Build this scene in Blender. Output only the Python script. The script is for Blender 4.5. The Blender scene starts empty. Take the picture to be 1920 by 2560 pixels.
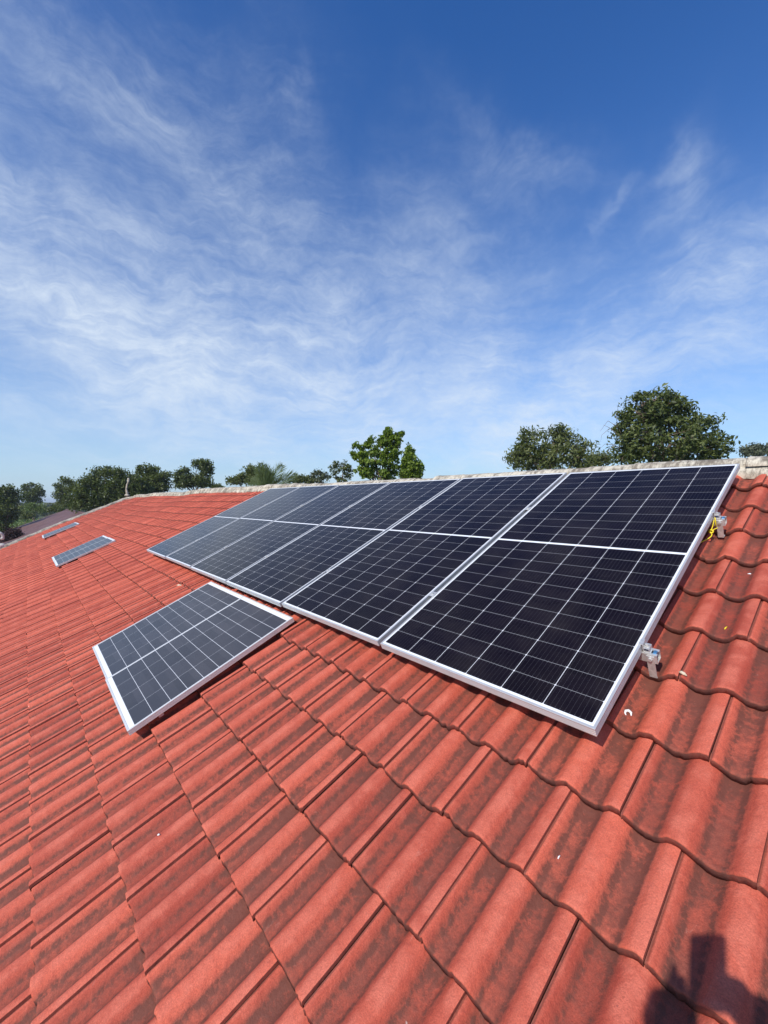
import bpy, math, random
import numpy as np
from mathutils import Vector, Matrix
R = math.radians
rng = np.random.default_rng(7)
random.seed(7)
SC = bpy.context.scene
COL = SC.collection

# ------------------------------------------------------------------ camera
PITCH = 0.4471                      # roof slope
CA, SA = math.cos(PITCH), math.sin(PITCH)
YAW, TILT, FPX = 0.8684, -0.0253, 1057.5      # FPX: focal length in px of a 1920x2560 frame
def uvh(u, v, h):                   # roof coordinates (along eave, up slope, off the slope) -> world
    return np.array([u, v*CA - h*SA, v*SA + h*CA])
CAM = uvh(0.6102, -0.9699, 1.312)
FW = np.array([-math.sin(YAW)*math.cos(TILT), math.cos(YAW)*math.cos(TILT), math.sin(TILT)])
RT = np.cross(FW, [0, 0, 1]); RT /= np.linalg.norm(RT)
UP = np.cross(RT, FW)
FH = np.array([-math.sin(YAW), math.cos(YAW), 0.0])
cam_d = bpy.data.cameras.new('camera')
cam = bpy.data.objects.new('camera', cam_d); COL.objects.link(cam)
M4 = Matrix(((RT[0], UP[0], -FW[0], CAM[0]), (RT[1], UP[1], -FW[1], CAM[1]), (RT[2], UP[2], -FW[2], CAM[2]), (0, 0, 0, 1)))
cam.matrix_world = M4
cam_d.sensor_fit = 'VERTICAL'; cam_d.sensor_height = 36.0; cam_d.lens = FPX/2560*36.0
cam_d.clip_start = 0.01; cam_d.clip_end = 6000
SC.camera = cam
def at(px, py, depth):              # a direction seen from the phone, carried out to a real distance
    d = FW + RT*(px-960)/FPX - UP*(py-1280)/FPX
    return CAM + d*depth
GZ = -4.9                           # ground level

# ------------------------------------------------------------------ exposure, sky, sun
vs = SC.view_settings
vs.view_transform = 'Standard'; vs.look = 'None'; vs.exposure = -0.10; vs.gamma = 1.0; vs.use_curve_mapping = False
SUN = uvh(0.234, -0.64, 1.432); SUN = SUN/np.linalg.norm(SUN)
SUN_EL = math.asin(SUN[2]); SUN_AZ = math.atan2(SUN[0], SUN[1])
sl = bpy.data.lights.new('sun', 'SUN'); sl.energy = 5.0; sl.angle = R(0.53); sl.color = (1.0, 0.95, 0.88)
so = bpy.data.objects.new('sun', sl); COL.objects.link(so)
so.rotation_euler = Vector(SUN).to_track_quat('Z', 'Y').to_euler(); so.location = (0, -20, 30)

class NT:                           # small helper to write node trees as expressions
    def __init__(s, tree): s.t = tree; s.n = tree.nodes; s.l = tree.links
    def node(s, typ, **kw):
        n = s.n.new(typ)
        for k, v in kw.items(): setattr(n, k, v)
        return n
    def put(s, sock, v):
        if isinstance(v, bpy.types.NodeSocket): s.l.new(v, sock)
        elif v is not None: sock.default_value = v
    def m(s, op, a, b=None, c=None, clamp=False):
        n = s.node('ShaderNodeMath', operation=op, use_clamp=clamp)
        s.put(n.inputs[0], a)
        if b is not None: s.put(n.inputs[1], b)
        if c is not None: s.put(n.inputs[2], c)
        return n.outputs[0]
    def v(s, op, a, b=None):
        n = s.node('ShaderNodeVectorMath', operation=op)
        s.put(n.inputs[0], a)
        if b is not None: s.put(n.inputs[1], b)
        return n.outputs['Value'] if op in ('DOT_PRODUCT', 'LENGTH') else n.outputs[0]
    def scale(s, a, f):
        n = s.node('ShaderNodeVectorMath', operation='SCALE'); s.put(n.inputs[0], a); s.put(n.inputs['Scale'], f); return n.outputs[0]
    def xyz(s, a):
        n = s.node('ShaderNodeSeparateXYZ'); s.put(n.inputs[0], a); return n.outputs
    def comb(s, x, y, z=0.0):
        n = s.node('ShaderNodeCombineXYZ'); s.put(n.inputs[0], x); s.put(n.inputs[1], y); s.put(n.inputs[2], z); return n.outputs[0]
    def noise(s, vec, scale, detail=4, rough=0.55, dist=0.0, color=False):
        n = s.node('ShaderNodeTexNoise'); s.put(n.inputs['Vector'], vec)
        n.inputs['Scale'].default_value = scale; n.inputs['Detail'].default_value = detail
        n.inputs['Roughness'].default_value = rough; n.inputs['Distortion'].default_value = dist
        return n.outputs['Color' if color else 'Fac']
    def step(s, x, a, b, lo=0.0, hi=1.0):
        n = s.node('ShaderNodeMapRange', interpolation_type='SMOOTHSTEP'); s.put(n.inputs[0], x)
        n.inputs[1].default_value = a; n.inputs[2].default_value = b; n.inputs[3].default_value = lo; n.inputs[4].default_value = hi
        return n.outputs[0]
    def mix(s, f, a, b, blend='MIX'):
        n = s.node('ShaderNodeMix', data_type='RGBA', blend_type=blend)
        s.put(n.inputs[0], f); s.put(n.inputs[6], a); s.put(n.inputs[7], b); return n.outputs[2]
    def attr(s, name):
        return s.node('ShaderNodeAttribute', attribute_name=name).outputs['Fac']
    def coord(s, which='Object'):
        return s.node('ShaderNodeTexCoord').outputs[which]

def dir_angles(px, py):
    d = FW + RT*(px-960)/FPX - UP*(py-1280)/FPX; d = d/np.linalg.norm(d)
    return math.atan2(d @ np.cross(FH, [0, 0, 1]), d @ FH), math.asin(d[2])

world = bpy.data.worlds.new('World'); SC.world = world; world.use_nodes = True
w = NT(world.node_tree); w.n.clear()
sky = w.node('ShaderNodeTexSky', sky_type='NISHITA', sun_disc=False)
sky.sun_elevation = SUN_EL; sky.sun_rotation = SUN_AZ
sky.altitude = 100; sky.air_density = 1.0; sky.dust_density = 0.6; sky.ozone_density = 3.0
hs = w.node('ShaderNodeHueSaturation'); hs.inputs['Saturation'].default_value = 1.24; hs.inputs['Value'].default_value = 1.36; hs.inputs['Hue'].default_value = 0.504
w.l.new(sky.outputs[0], hs.inputs['Color'])
dirv = w.coord('Generated')
fx = w.v('DOT_PRODUCT', dirv, tuple(np.cross(FH, [0, 0, 1]))); fy = w.v('DOT_PRODUCT', dirv, tuple(FH)); fz = w.xyz(dirv)[2]
az = w.m('ARCTAN2', fx, fy); el = w.m('ARCSINE', fz)
zz = w.m('ADD', w.m('MAXIMUM', fz, 0.0), 0.16)
q = w.comb(w.m('DIVIDE', fx, zz), w.m('DIVIDE', fy, zz), 0.0)
wa = w.v('SUBTRACT', w.noise(q, 0.9, 3, 0.5, color=True), (0.5, 0.5, 0.5))
qw = w.v('ADD', q, w.scale(wa, 0.40))
big = w.noise(qw, 1.1, 7, 0.6, 0.0)
st = w.node('ShaderNodeMapping'); st.inputs['Rotation'].default_value = (0, 0, R(35)); st.inputs['Scale'].default_value = (1.0, 2.1, 1)
w.l.new(qw, st.inputs['Vector'])
streak = w.noise(st.outputs[0], 1.25, 9, 0.66, 0.0)
puffm = w.noise(w.comb(az, w.m('MULTIPLY', el, 1.4)), 7.0, 8, 0.66, 0.25)
BLOBS = [  # px, py, half-length, half-width, tilt (deg, + = falls to the right), strength
    (150, 230, 520, 170, 38, .32), (120, 640, 420, 170, 25, .90), (480, 900, 640, 110, 9, 1.5), (760, 760, 420, 190, 52, .55), (300, 780, 500, 260, 20, .22),
    (330, 320, 300, 80, 36, .22), (1060, 600, 150, 150, 50, .42), (1190, 930, 230, 150, 60, .80), (1560, 930, 520, 100, -14, .80),
    (1700, 455, 150, 75, -62, .50), (1870, 545, 190, 80, -20, .50), (1830, 665, 230, 70, -14, .58), (1215, 385, 190, 60, 48, .26), (1300, 760, 500, 150, -8, .20), (1750, 800, 300, 120, -20, .35), (700, 480, 500, 200, 40, .12),
    (1455, 585, 80, 30, -50, .30), (1000, 1130, 2600, 120, 0, .50), (300, 1040, 500, 60, 4, .45), (730, 265, 60, 40, 40, .22)]
warp = w.xyz(w.v('SUBTRACT', w.noise(w.comb(az, el), 2.6, 5, 0.6, color=True), (0.5, 0.5, 0.5)))
azw = w.m('ADD', az, w.m('MULTIPLY', warp[0], 0.55)); elw = w.m('ADD', el, w.m('MULTIPLY', warp[1], 0.40))
cov = None
for (bx, by, la, lb, ang, s_) in BLOBS:
    a0, e0 = dir_angles(bx, by); a1, e1 = dir_angles(bx+60, by); a2, e2 = dir_angles(bx, by-60)
    ka = math.hypot(a1-a0, e1-e0)/60; ke = math.hypot(a2-a0, e2-e0)/60
    da = w.m('SUBTRACT', azw, a0); de = w.m('SUBTRACT', elw, e0)
    c_, s2 = math.cos(R(-ang)), math.sin(R(-ang))
    p_ = w.m('ADD', w.m('MULTIPLY', da, c_/(ka*la)), w.m('MULTIPLY', de, s2/(ke*la)))
    q_ = w.m('ADD', w.m('MULTIPLY', da, -s2/(ka*lb)), w.m('MULTIPLY', de, c_/(ke*lb)))
    r2 = w.m('ADD', w.m('MULTIPLY', p_, p_), w.m('MULTIPLY', q_, q_))
    g = w.m('MULTIPLY', w.m('EXPONENT', w.m('MULTIPLY', r2, -0.9)), s_)
    cov = g if cov is None else w.m('ADD', cov, g)
behind = w.m('MULTIPLY', w.step(fy, 0.25, -0.25), 0.35)
cov = w.m('ADD', cov, behind)
fine_ = w.noise(w.comb(azw, w.m('MULTIPLY', elw, 1.5)), 16.0, 8, 0.70)
# feathery fibres: a long thin grain that bends with the wind, different left and right
wf = w.v('SUBTRACT', w.noise(w.comb(az, el, 3.7), 3.2, 4, 0.6, color=True), (0.5, 0.5, 0.5))
af = w.v('ADD', w.comb(az, el), w.scale(wf, 0.22))
def fibre(ang, sx, sy, sc):
    m_ = w.node('ShaderNodeMapping'); m_.inputs['Rotation'].default_value = (0, 0, R(ang)); m_.inputs['Scale'].default_value = (sx, sy, 1)
    w.l.new(af, m_.inputs['Vector']); return w.noise(m_.outputs[0], sc, 9, 0.68)
fl_ = fibre(24, 1.0, 5.0, 5.0); fr_ = fibre(-28, 1.0, 4.5, 5.5)
side = w.step(az, -0.15, 0.40)
fib = w.m('ADD', w.m('MULTIPLY', fl_, w.m('SUBTRACT', 1.0, side)), w.m('MULTIPLY', fr_, side))
tex = w.m('ADD', w.m('MULTIPLY', big, 0.28), w.m('ADD', w.m('MULTIPLY', fib, 0.40), w.m('ADD', w.m('MULTIPLY', puffm, 0.16), w.m('MULTIPLY', fine_, 0.16))))
covc = w.m('SUBTRACT', 1.0, w.m('EXPONENT', w.m('MULTIPLY', cov, -1.05)))
dens = w.m('MULTIPLY', covc, w.step(w.m('ADD', tex, w.m('MULTIPLY', covc, 0.10)), 0.42, 0.78))
dens = w.m('ADD', w.m('MULTIPLY', dens, 0.98), w.m('MULTIPLY', covc, 0.24))
cloud_col = (7.9, 9.0, 10.4, 1)
low = w.m('MULTIPLY', w.m('EXPONENT', w.m('MULTIPLY', w.m('MAXIMUM', el, 0.0), -4.8)), 0.84)   # pale air near the horizon
blue = w.mix(1.0, hs.outputs[0], (0.60, 0.98, 1.30, 1), 'MULTIPLY')
skyc = w.mix(dens, w.mix(low, blue, (5.9, 7.3, 8.9, 1)), cloud_col)
bg = w.node('ShaderNodeBackground'); bg.inputs['Strength'].default_value = 0.10
w.l.new(skyc, bg.inputs['Color'])
wo = w.node('ShaderNodeOutputWorld'); w.l.new(bg.outputs[0], wo.inputs['Surface'])

# ------------------------------------------------------------------ object helpers
def link(o, parent=None):
    COL.objects.link(o)
    if parent is not None: o.parent = parent
    return o
def mesh(name, V, F, mat=None, parent=None, smooth=False, attrs=None):
    """V (n,3), F array (m,k) or list of faces: ONE mesh object, verts in the parent's frame"""
    me = bpy.data.meshes.new(name)
    V = np.asarray(V, dtype=np.float32)
    if isinstance(F, np.ndarray):
        m, k = F.shape
        me.vertices.add(len(V)); me.vertices.foreach_set('co', V.ravel())
        me.loops.add(m*k); me.loops.foreach_set('vertex_index', F.astype(np.int32).ravel())
        me.polygons.add(m)
        me.polygons.foreach_set('loop_start', np.arange(0, m*k, k, dtype=np.int32))
        me.polygons.foreach_set('loop_total', np.full(m, k, dtype=np.int32))
        me.update(calc_edges=True)
    else:
        me.from_pydata([tuple(x) for x in V], [], [tuple(f) for f in F]); me.update()
    if smooth: me.polygons.foreach_set('use_smooth', np.ones(len(me.polygons), dtype=bool))
    if attrs:
        for k_, a in attrs.items():
            at_ = me.attributes.new(k_, 'FLOAT', 'POINT'); at_.data.foreach_set('value', np.asarray(a, dtype=np.float32))
    if mat: me.materials.append(mat)
    o = bpy.data.objects.new(name, me)
    return link(o, parent)
def tag(o, label=None, cat=None, group=None, kind=None):
    if label: o['label'] = label
    if cat: o['category'] = cat
    if group: o['group'] = group
    if kind: o['kind'] = kind
    return o
def empty(name, loc=(0, 0, 0), mat=None):
    o = bpy.data.objects.new(name, None); COL.objects.link(o); o.empty_display_size = 0.1
    if mat is not None: o.matrix_world = mat
    else: o.location = loc
    return o
class MB:                           # collects shapes for one mesh
    def __init__(s): s.V = []; s.F = []
    def add(s, V, F):
        b = len(s.V); s.V += [tuple(map(float, x)) for x in V]; s.F += [tuple(i+b for i in f) for f in F]
    def box(s, lo, hi, bev=0.0, T=None):
        lo = np.array(lo, float); hi = np.array(hi, float)
        if bev <= 0:
            V = [(lo[0] if i & 1 == 0 else hi[0], lo[1] if i & 2 == 0 else hi[1], lo[2] if i & 4 == 0 else hi[2]) for i in range(8)]
            F = [(0, 2, 3, 1), (4, 5, 7, 6), (0, 1, 5, 4), (2, 6, 7, 3), (0, 4, 6, 2), (1, 3, 7, 5)]
        else:                       # chamfered prism: rounded in plan and at top and bottom
            b = bev; rings = []
            for z, i in ((lo[2], b), (lo[2]+b, 0), (hi[2]-b, 0), (hi[2], b)):
                x0, x1, y0, y1 = lo[0]+i, hi[0]-i, lo[1]+i, hi[1]-i
                rings.append([(x0+b, y0, z), (x1-b, y0, z), (x1, y0+b, z), (x1, y1-b, z), (x1-b, y1, z), (x0+b, y1, z), (x0, y1-b, z), (x0, y0+b, z)])
            V = [p for r_ in rings for p in r_]
            F = [tuple(range(7, -1, -1)), tuple(range(24, 32))]
            for j in range(3):
                for i in range(8): F.append((j*8+i, j*8+(i+1) % 8, j*8+8+(i+1) % 8, j*8+8+i))
        if T is not None: V = [T(np.array(p)) for p in V]
        s.add(V, F)
    def tube(s, pts, rad, n=8, cap=True):
        pts = [np.array(p, float) for p in pts]
        rad = [rad]*len(pts) if np.isscalar(rad) else rad
        V = []; F = []
        prev = None
        for i, p in enumerate(pts):
            t = pts[min(i+1, len(pts)-1)]-pts[max(i-1, 0)]; t = t/(np.linalg.norm(t)+1e-9)
            a = np.cross(t, [0, 0, 1] if abs(t[2]) < .9 else [1, 0, 0]) if prev is None else prev-t*(prev @ t)
            a /= np.linalg.norm(a)+1e-9; b = np.cross(t, a); prev = a
            for k in range(n):
                th = 2*math.pi*k/n; V.append(p+rad[i]*(a*math.cos(th)+b*math.sin(th)))
        for i in range(len(pts)-1):
            for k in range(n): F.append((i*n+k, i*n+(k+1) % n, (i+1)*n+(k+1) % n, (i+1)*n+k))
        if cap: F.append(tuple(range(n-1, -1, -1))); F.append(tuple((len(pts)-1)*n+k for k in range(n)))
        s.add(V, F)
    def ball(s, c, r, n=10, m=7):
        r = np.array([r]*3 if np.isscalar(r) else r, float); V = []; F = []
        for i in range(1, m):
            ph = math.pi*i/m
            for k in range(n):
                th = 2*math.pi*k/n; V.append(np.array(c)+r*np.array([math.sin(ph)*math.cos(th), math.sin(ph)*math.sin(th), math.cos(ph)]))
        for i in range(m-2):
            for k in range(n): F.append((i*n+k, (i+1)*n+k, (i+1)*n+(k+1) % n, i*n+(k+1) % n))
        V.append(np.array(c)+[0, 0, r[2]]); V.append(np.array(c)-[0, 0, r[2]])
        for k in range(n):
            F.append((len(V)-2, k, (k+1) % n)); F.append((len(V)-1, (m-2)*n+(k+1) % n, (m-2)*n+k))
        s.add(V, F)
    def build(s, name, mat, parent=None, smooth=False):
        return mesh(name, s.V, s.F, mat, parent, smooth)

def material(name):
    m = bpy.data.materials.new(name); m.use_nodes = True
    t = NT(m.node_tree); t.n.clear()
    b = t.node('ShaderNodeBsdfPrincipled'); o = t.node('ShaderNodeOutputMaterial')
    t.l.new(b.outputs[0], o.inputs['Surface'])
    return m, t, b, o
def bump(t, b, h, strength=0.4, dist=0.003):
    n = t.node('ShaderNodeBump'); n.inputs['Strength'].default_value = strength; n.inputs['Distance'].default_value = dist
    t.put(n.inputs['Height'], h); t.l.new(n.outputs[0], b.inputs['Normal'])
def simple(name, col, rough=0.6, metal=0.0, var=0.12, scale=8.0, bmp=0.0, bscale=60.0, bdist=0.002, spec=0.5):
    m, t, b, o = material(name)
    c = t.coord('Object'); n = t.noise(c, scale, 5, 0.6)
    f = t.step(n, 0.25, 0.75, 1.0-var, 1.0+var)
    t.put(b.inputs['Base Color'], t.mix(1.0, tuple(col)+(1,), t.comb(f, f, f), 'MULTIPLY'))
    b.inputs['Roughness'].default_value = rough; b.inputs['Metallic'].default_value = metal
    b.inputs['Specular IOR Level'].default_value = spec
    if bmp > 0: bump(t, b, t.noise(c, bscale, 4, 0.6), bmp, bdist)
    return m

# ------------------------------------------------------------------ materials
def mat_tiles():
    m, t, b, o = material('red_concrete_tile')
    c = t.coord('Object'); rnd = t.attr('tile_rand'); prof = t.attr('prof'); edge = t.attr('edge'); along = t.attr('along')
    off = t.comb(t.m('MULTIPLY', rnd, 37.0), t.m('MULTIPLY', rnd, 91.0), t.m('MULTIPLY', rnd, 53.0))
    cc = t.v('ADD', c, off)
    big_ = t.noise(c, 0.7, 4, 0.6); mid = t.noise(cc, 9.0, 6, 0.65, 0.4); fine = t.noise(cc, 55.0, 5, 0.7); grain = t.noise(c, 420.0, 2, 0.6)
    base = t.mix(rnd, (0.380, 0.062, 0.035, 1), (0.570, 0.112, 0.062, 1))
    base = t.mix(t.step(mid, 0.45, 0.75, 0.0, 0.50), base, (0.580, 0.150, 0.096, 1))      # bleached patches
    base = t.mix(t.step(fine, 0.42, 0.72, 0.0, 0.45), base, (0.32, 0.052, 0.034, 1))
    base = t.mix(t.m('MULTIPLY', t.step(prof, 0.72, 1.0), t.step(mid, 0.35, 0.62, 0.10, 0.55)), base, (0.620, 0.160, 0.100, 1))   # crests paler
    gr = t.noise(c, 260.0, 3, 0.75); gf = t.step(gr, 0.3, 0.7, 0.80, 1.18); base = t.mix(1.0, base, t.comb(gf, gf, gf), 'MULTIPLY')
    # dirt in the valleys and upper end of each tile, darkened further as painted shade, broken by noise
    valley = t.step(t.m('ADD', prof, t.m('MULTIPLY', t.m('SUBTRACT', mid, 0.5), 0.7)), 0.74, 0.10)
    grime_shade = t.m('ADD', t.m('MULTIPLY', valley, 0.86), t.m('MULTIPLY', t.step(along, 0.55, 1.0), t.m('MULTIPLY', valley, 0.45)))
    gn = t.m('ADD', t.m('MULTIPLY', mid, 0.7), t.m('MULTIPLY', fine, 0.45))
    foot = t.m('MULTIPLY', t.step(prof, 0.02, 0.16), t.step(prof, 0.52, 0.26))          # dark line along both feet of each roll: dirt plus painted roll shading
    grime_shade = t.m('ADD', t.m('MULTIPLY', grime_shade, 0.80), t.m('MULTIPLY', foot, t.step(fine, 0.35, 0.65, 0.15, 0.55)))
    g = t.m('MULTIPLY', grime_shade, t.step(gn, 0.36, 0.68, 0.30, 1.0))
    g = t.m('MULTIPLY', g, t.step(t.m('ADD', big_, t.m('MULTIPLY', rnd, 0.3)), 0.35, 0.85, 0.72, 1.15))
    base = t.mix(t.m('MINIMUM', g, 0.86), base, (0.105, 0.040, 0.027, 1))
    # pale scuffs and lime flecks
    sc_ = t.noise(t.v('MULTIPLY', cc, (3.0, 1.0, 1.0)), 16.0, 7, 0.75, 1.2)
    base = t.mix(t.step(sc_, 0.60, 0.80, 0.0, 0.50), base, (0.60, 0.30, 0.23, 1))
    fl = t.noise(c, 34.0, 1, 0.4); base = t.mix(t.step(fl, 0.845, 0.88, 0.0, 0.8), base, (0.72, 0.62, 0.55, 1))
    sp = t.noise(c, 95.0, 2, 0.5); base = t.mix(t.step(sp, 0.73, 0.80, 0.0, 0.55), base, (0.20, 0.05, 0.04, 1))
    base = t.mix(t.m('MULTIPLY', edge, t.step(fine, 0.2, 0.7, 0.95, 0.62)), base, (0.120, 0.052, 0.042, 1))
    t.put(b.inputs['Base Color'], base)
    b.inputs['Roughness'].default_value = 0.72; b.inputs['Specular IOR Level'].default_value = 0.35
    hgt = t.m('ADD', t.m('MULTIPLY', grain, 0.35), t.m('ADD', t.m('MULTIPLY', fine, 0.9), t.m('MULTIPLY', mid, 1.2)))
    bump(t, b, hgt, 0.75, 0.005)
    return m
def grid_mask(t, x, lo, pitch, half):            # 1 on a line every pitch metres
    f = t.m('FRACT', t.m('DIVIDE', t.m('SUBTRACT', x, lo), pitch))
    d = t.m('MULTIPLY', t.m('MINIMUM', f, t.m('SUBTRACT', 1.0, f)), pitch)
    return t.m('LESS_THAN', d, half), d, f
def mat_cells(name, W, L, mx, my, cols, rows, midgap, lu, lv, cell, line, rough, busbars):
    m, t, b, o = material(name)
    c = t.xyz(t.coord('Object')); x, y = c[0], c[1]
    pu = (W-2*mx)/cols
    ml, dl, fl = grid_mask(t, x, mx, pu, lu)
    if midgap > 0:
        half = (L-midgap)/2-my; pv = half/(rows/2)
        yy = t.m('SUBTRACT', t.m('ABSOLUTE', t.m('SUBTRACT', y, L/2)), midgap/2)
        mr, dr, fr = grid_mask(t, yy, 0.0, pv, lv)
        mid = t.m('LESS_THAN', yy, 0.0)
        out_y = t.m('GREATER_THAN', yy, half)
    else:
        pv = (L-2*my)/rows
        mr, dr, fr = grid_mask(t, y, my, pv, lv); mid = None
        out_y = t.m('GREATER_THAN', t.m('ABSOLUTE', t.m('SUBTRACT', y, L/2)), L/2-my)
    out_x = t.m('GREATER_THAN', t.m('ABSOLUTE', t.m('SUBTRACT', x, W/2)), W/2-mx)
    dia = t.m('LESS_THAN', t.m('ADD', dl, dr), 0.0052 if busbars else 0.004)
    idc = t.comb(t.m('FLOOR', t.m('DIVIDE', t.m('SUBTRACT', x, mx), pu)), t.m('FLOOR', t.m('DIVIDE', y, pv)))
    wn = t.node('ShaderNodeTexWhiteNoise', noise_dimensions='3D'); t.l.new(idc, wn.inputs['Vector'])
    k = t.m('MULTIPLY_ADD', wn.outputs['Value'], 0.35, 0.82)
    col = t.mix(1.0, cell, t.comb(k, k, k), 'MULTIPLY')
    if busbars:
        fb = t.m('FRACT', t.m('MULTIPLY', fl, busbars)); db = t.m('ABSOLUTE', t.m('SUBTRACT', fb, 0.5))
        col = t.mix(t.m('MULTIPLY', t.m('LESS_THAN', db, 0.00045/(pu/busbars)), 0.11), col, (0.34, 0.33, 0.36, 1))
        # solder pads: small bright dots where each ribbon meets the edge of a half cell
        pad = t.m('MULTIPLY', t.m('LESS_THAN', db, 0.0011/(pu/busbars)), t.m('LESS_THAN', t.m('ABSOLUTE', t.m('SUBTRACT', dr, 0.006)), 0.0015))
        col = t.mix(t.m('MULTIPLY', pad, 0.12), col, (0.45, 0.45, 0.47, 1))
    col = t.mix(t.m('MULTIPLY', mr, line[1]), col, (0.62, 0.62, 0.64, 1))
    col = t.mix(t.m('MULTIPLY', t.m('MAXIMUM', ml, dia), line[0]), col, (0.70, 0.70, 0.72, 1))
    white = t.m('MAXIMUM', out_x, out_y)
    if mid is not None: white = t.m('MAXIMUM', white, mid)
    col = t.mix(white, col, (0.74, 0.75, 0.76, 1))
    dust = t.noise(t.coord('Object'), 3.0, 5, 0.65)
    col = t.mix(t.step(dust, 0.35, 0.8, 0.0, 0.035), col, (0.40, 0.34, 0.30, 1))
    t.put(b.inputs['Base Color'], col)
    b.inputs['Roughness'].default_value = rough; b.inputs['IOR'].default_value = 1.22 if busbars else 1.42
    return m
def mat_plaster(name, col, stain, amount=0.6):
    m, t, b, o = material(name)
    c = t.coord('Object')
    n1 = t.noise(c, 3.0, 7, 0.72, 0.3); n2 = t.noise(t.v('MULTIPLY', c, (7.0, 1.5, 1.5)), 2.6, 7, 0.75); n3 = t.noise(c, 30.0, 5, 0.75)
    f = t.m('MULTIPLY', t.step(t.m('ADD', t.m('MULTIPLY', n1, 0.5), t.m('MULTIPLY', n2, 0.6)), 0.49, 0.62), amount)
    col_ = t.mix(f, tuple(col)+(1,), tuple(stain)+(1,))
    col_ = t.mix(t.step(n3, 0.50, 0.66, 0.0, 0.60), col_, tuple(np.array(stain)*0.8)+(1,))
    t.put(b.inputs['Base Color'], col_); b.inputs['Roughness'].default_value = 0.9
    bump(t, b, t.m('ADD', n3, t.m('MULTIPLY', n1, 2.0)), 0.6, 0.01)
    return m
def mat_leaf(name, dark, light, trans=0.35):
    m, t, b, o = material(name)
    r_ = t.attr('rnd')
    col = t.mix(r_, tuple(dark)+(1,), tuple(light)+(1,))
    t.put(b.inputs['Base Color'], col); b.inputs['Roughness'].default_value = 0.5; b.inputs['Specular IOR Level'].default_value = 0.35
    tr = t.node('ShaderNodeBsdfTranslucent'); t.put(tr.inputs['Color'], t.mix(1.0, col, (1.2, 1.35, 0.5, 1), 'MULTIPLY'))
    mx = t.node('ShaderNodeMixShader'); mx.inputs[0].default_value = trans
    t.l.new(b.outputs[0], mx.inputs[1]); t.l.new(tr.outputs[0], mx.inputs[2]); t.l.new(mx.outputs[0], o.inputs['Surface'])
    return m
def mat_ground():
    m, t, b, o = material('grassland')
    c = t.coord('Object')
    n1 = t.noise(c, 0.035, 6, 0.6); n2 = t.noise(c, 0.4, 6, 0.65); n3 = t.noise(c, 4.0, 4, 0.7)
    col = t.mix(t.step(n1, 0.38, 0.62), (0.060, 0.085, 0.022, 1), (0.125, 0.135, 0.042, 1))
    col = t.mix(t.step(n2, 0.45, 0.75, 0.0, 0.6), col, (0.165, 0.150, 0.060, 1))
    col = t.mix(t.step(n3, 0.4, 0.8, 0.0, 0.5), col, (0.05, 0.075, 0.02, 1))
    t.put(b.inputs['Base Color'], col); b.inputs['Roughness'].default_value = 0.95
    bump(t, b, n3, 0.6, 0.2)
    return m
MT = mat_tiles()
M_ALU = simple('anodised_aluminium', (0.58, 0.575, 0.57), 0.40, 0.45, 0.05, 20)
M_ALUW = simple('white_anodised_frame', (0.63, 0.625, 0.61), 0.45, 0.25, 0.06, 20)
M_STEEL = simple('galvanised_steel', (0.62, 0.61, 0.59), 0.42, 0.55, 0.18, 60)
M_BACK = simple('white_backsheet', (0.7, 0.7, 0.7), 0.6)
M_BLUE = simple('blue_zinc_nut', (0.12, 0.30, 0.50), 0.35, 0.6)
M_YELLOW = simple('yellow_nylon_cord', (0.78, 0.62, 0.02), 0.55, 0, 0.1, 200, 0.5, 500)
M_CEMENT = mat_plaster('weathered_cement', (0.58, 0.52, 0.41), (0.14, 0.11, 0.08), 0.9)
M_CEMENT2 = mat_plaster('grey_verge_cement', (0.40, 0.36, 0.30), (0.11, 0.085, 0.065), 0.8)
M_WASH = mat_plaster('whitewash', (0.72, 0.70, 0.64), (0.34, 0.30, 0.25), 0.5)
M_WALL = mat_plaster('cream_render', (0.60, 0.55, 0.44), (0.33, 0.28, 0.2), 0.3)
M_BARK = simple('bark', (0.17, 0.125, 0.09), 0.9, 0, 0.3, 6, 0.7, 20, 0.03)
M_WHITE = simple('white_plastic', (0.82, 0.84, 0.84), 0.45)
M_MORTAR = simple('mortar_chip', (0.62, 0.52, 0.38), 0.9, 0, 0.25, 80, 0.6, 200)

# ------------------------------------------------------------------ roof geometry functions
RIDGE_V, EAVE_K = 2.60, 21
GAUGE, TW = 0.303, 0.3125
NOSE0 = 1.966                        # nose line of course 0
U_L, U_R = -23.45, 3.05
def lerp(x, pts):
    a = sorted(pts); return np.interp(x, [p[0] for p in a], [p[1] for p in a])
def sag(u, v):                       # gentle settling of the old roof, stronger far along it
    u = np.asarray(u, float); v = np.asarray(v, float)
    far = np.clip((-u-3.0)/8.0, 0, 1)
    s_ = far*(0.020*np.sin(u*0.62+v*0.5)+0.012*np.sin(u*1.35-v*1.1+1.0)+0.008*np.sin(u*2.3+v*2.0))
    s_ = s_+0.003*np.sin(u*1.9+v*1.3)
    ridge_dip = lerp(u, [(4, .02), (.1, .02), (-1.6, -.035), (-3.5, -.015), (-7.2, .03), (-11.7, .035), (-17, .02), (-23.4, -.09)])
    return s_+ridge_dip*np.clip((v+0.3)/2.9, 0, 1)**1.5*far**0.3
T_TH, T_AMP, T_TOP = 0.028, 0.036, -0.109      # nose thickness, roll height, crest height at the nose
def wave(x):
    c = np.clip(((1+np.cos(2*np.pi*x/(TW/2)))*0.5-0.04)/0.92, 0, 1)
    return 0.5*c+0.5*c*c*(3-2*c)

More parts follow.
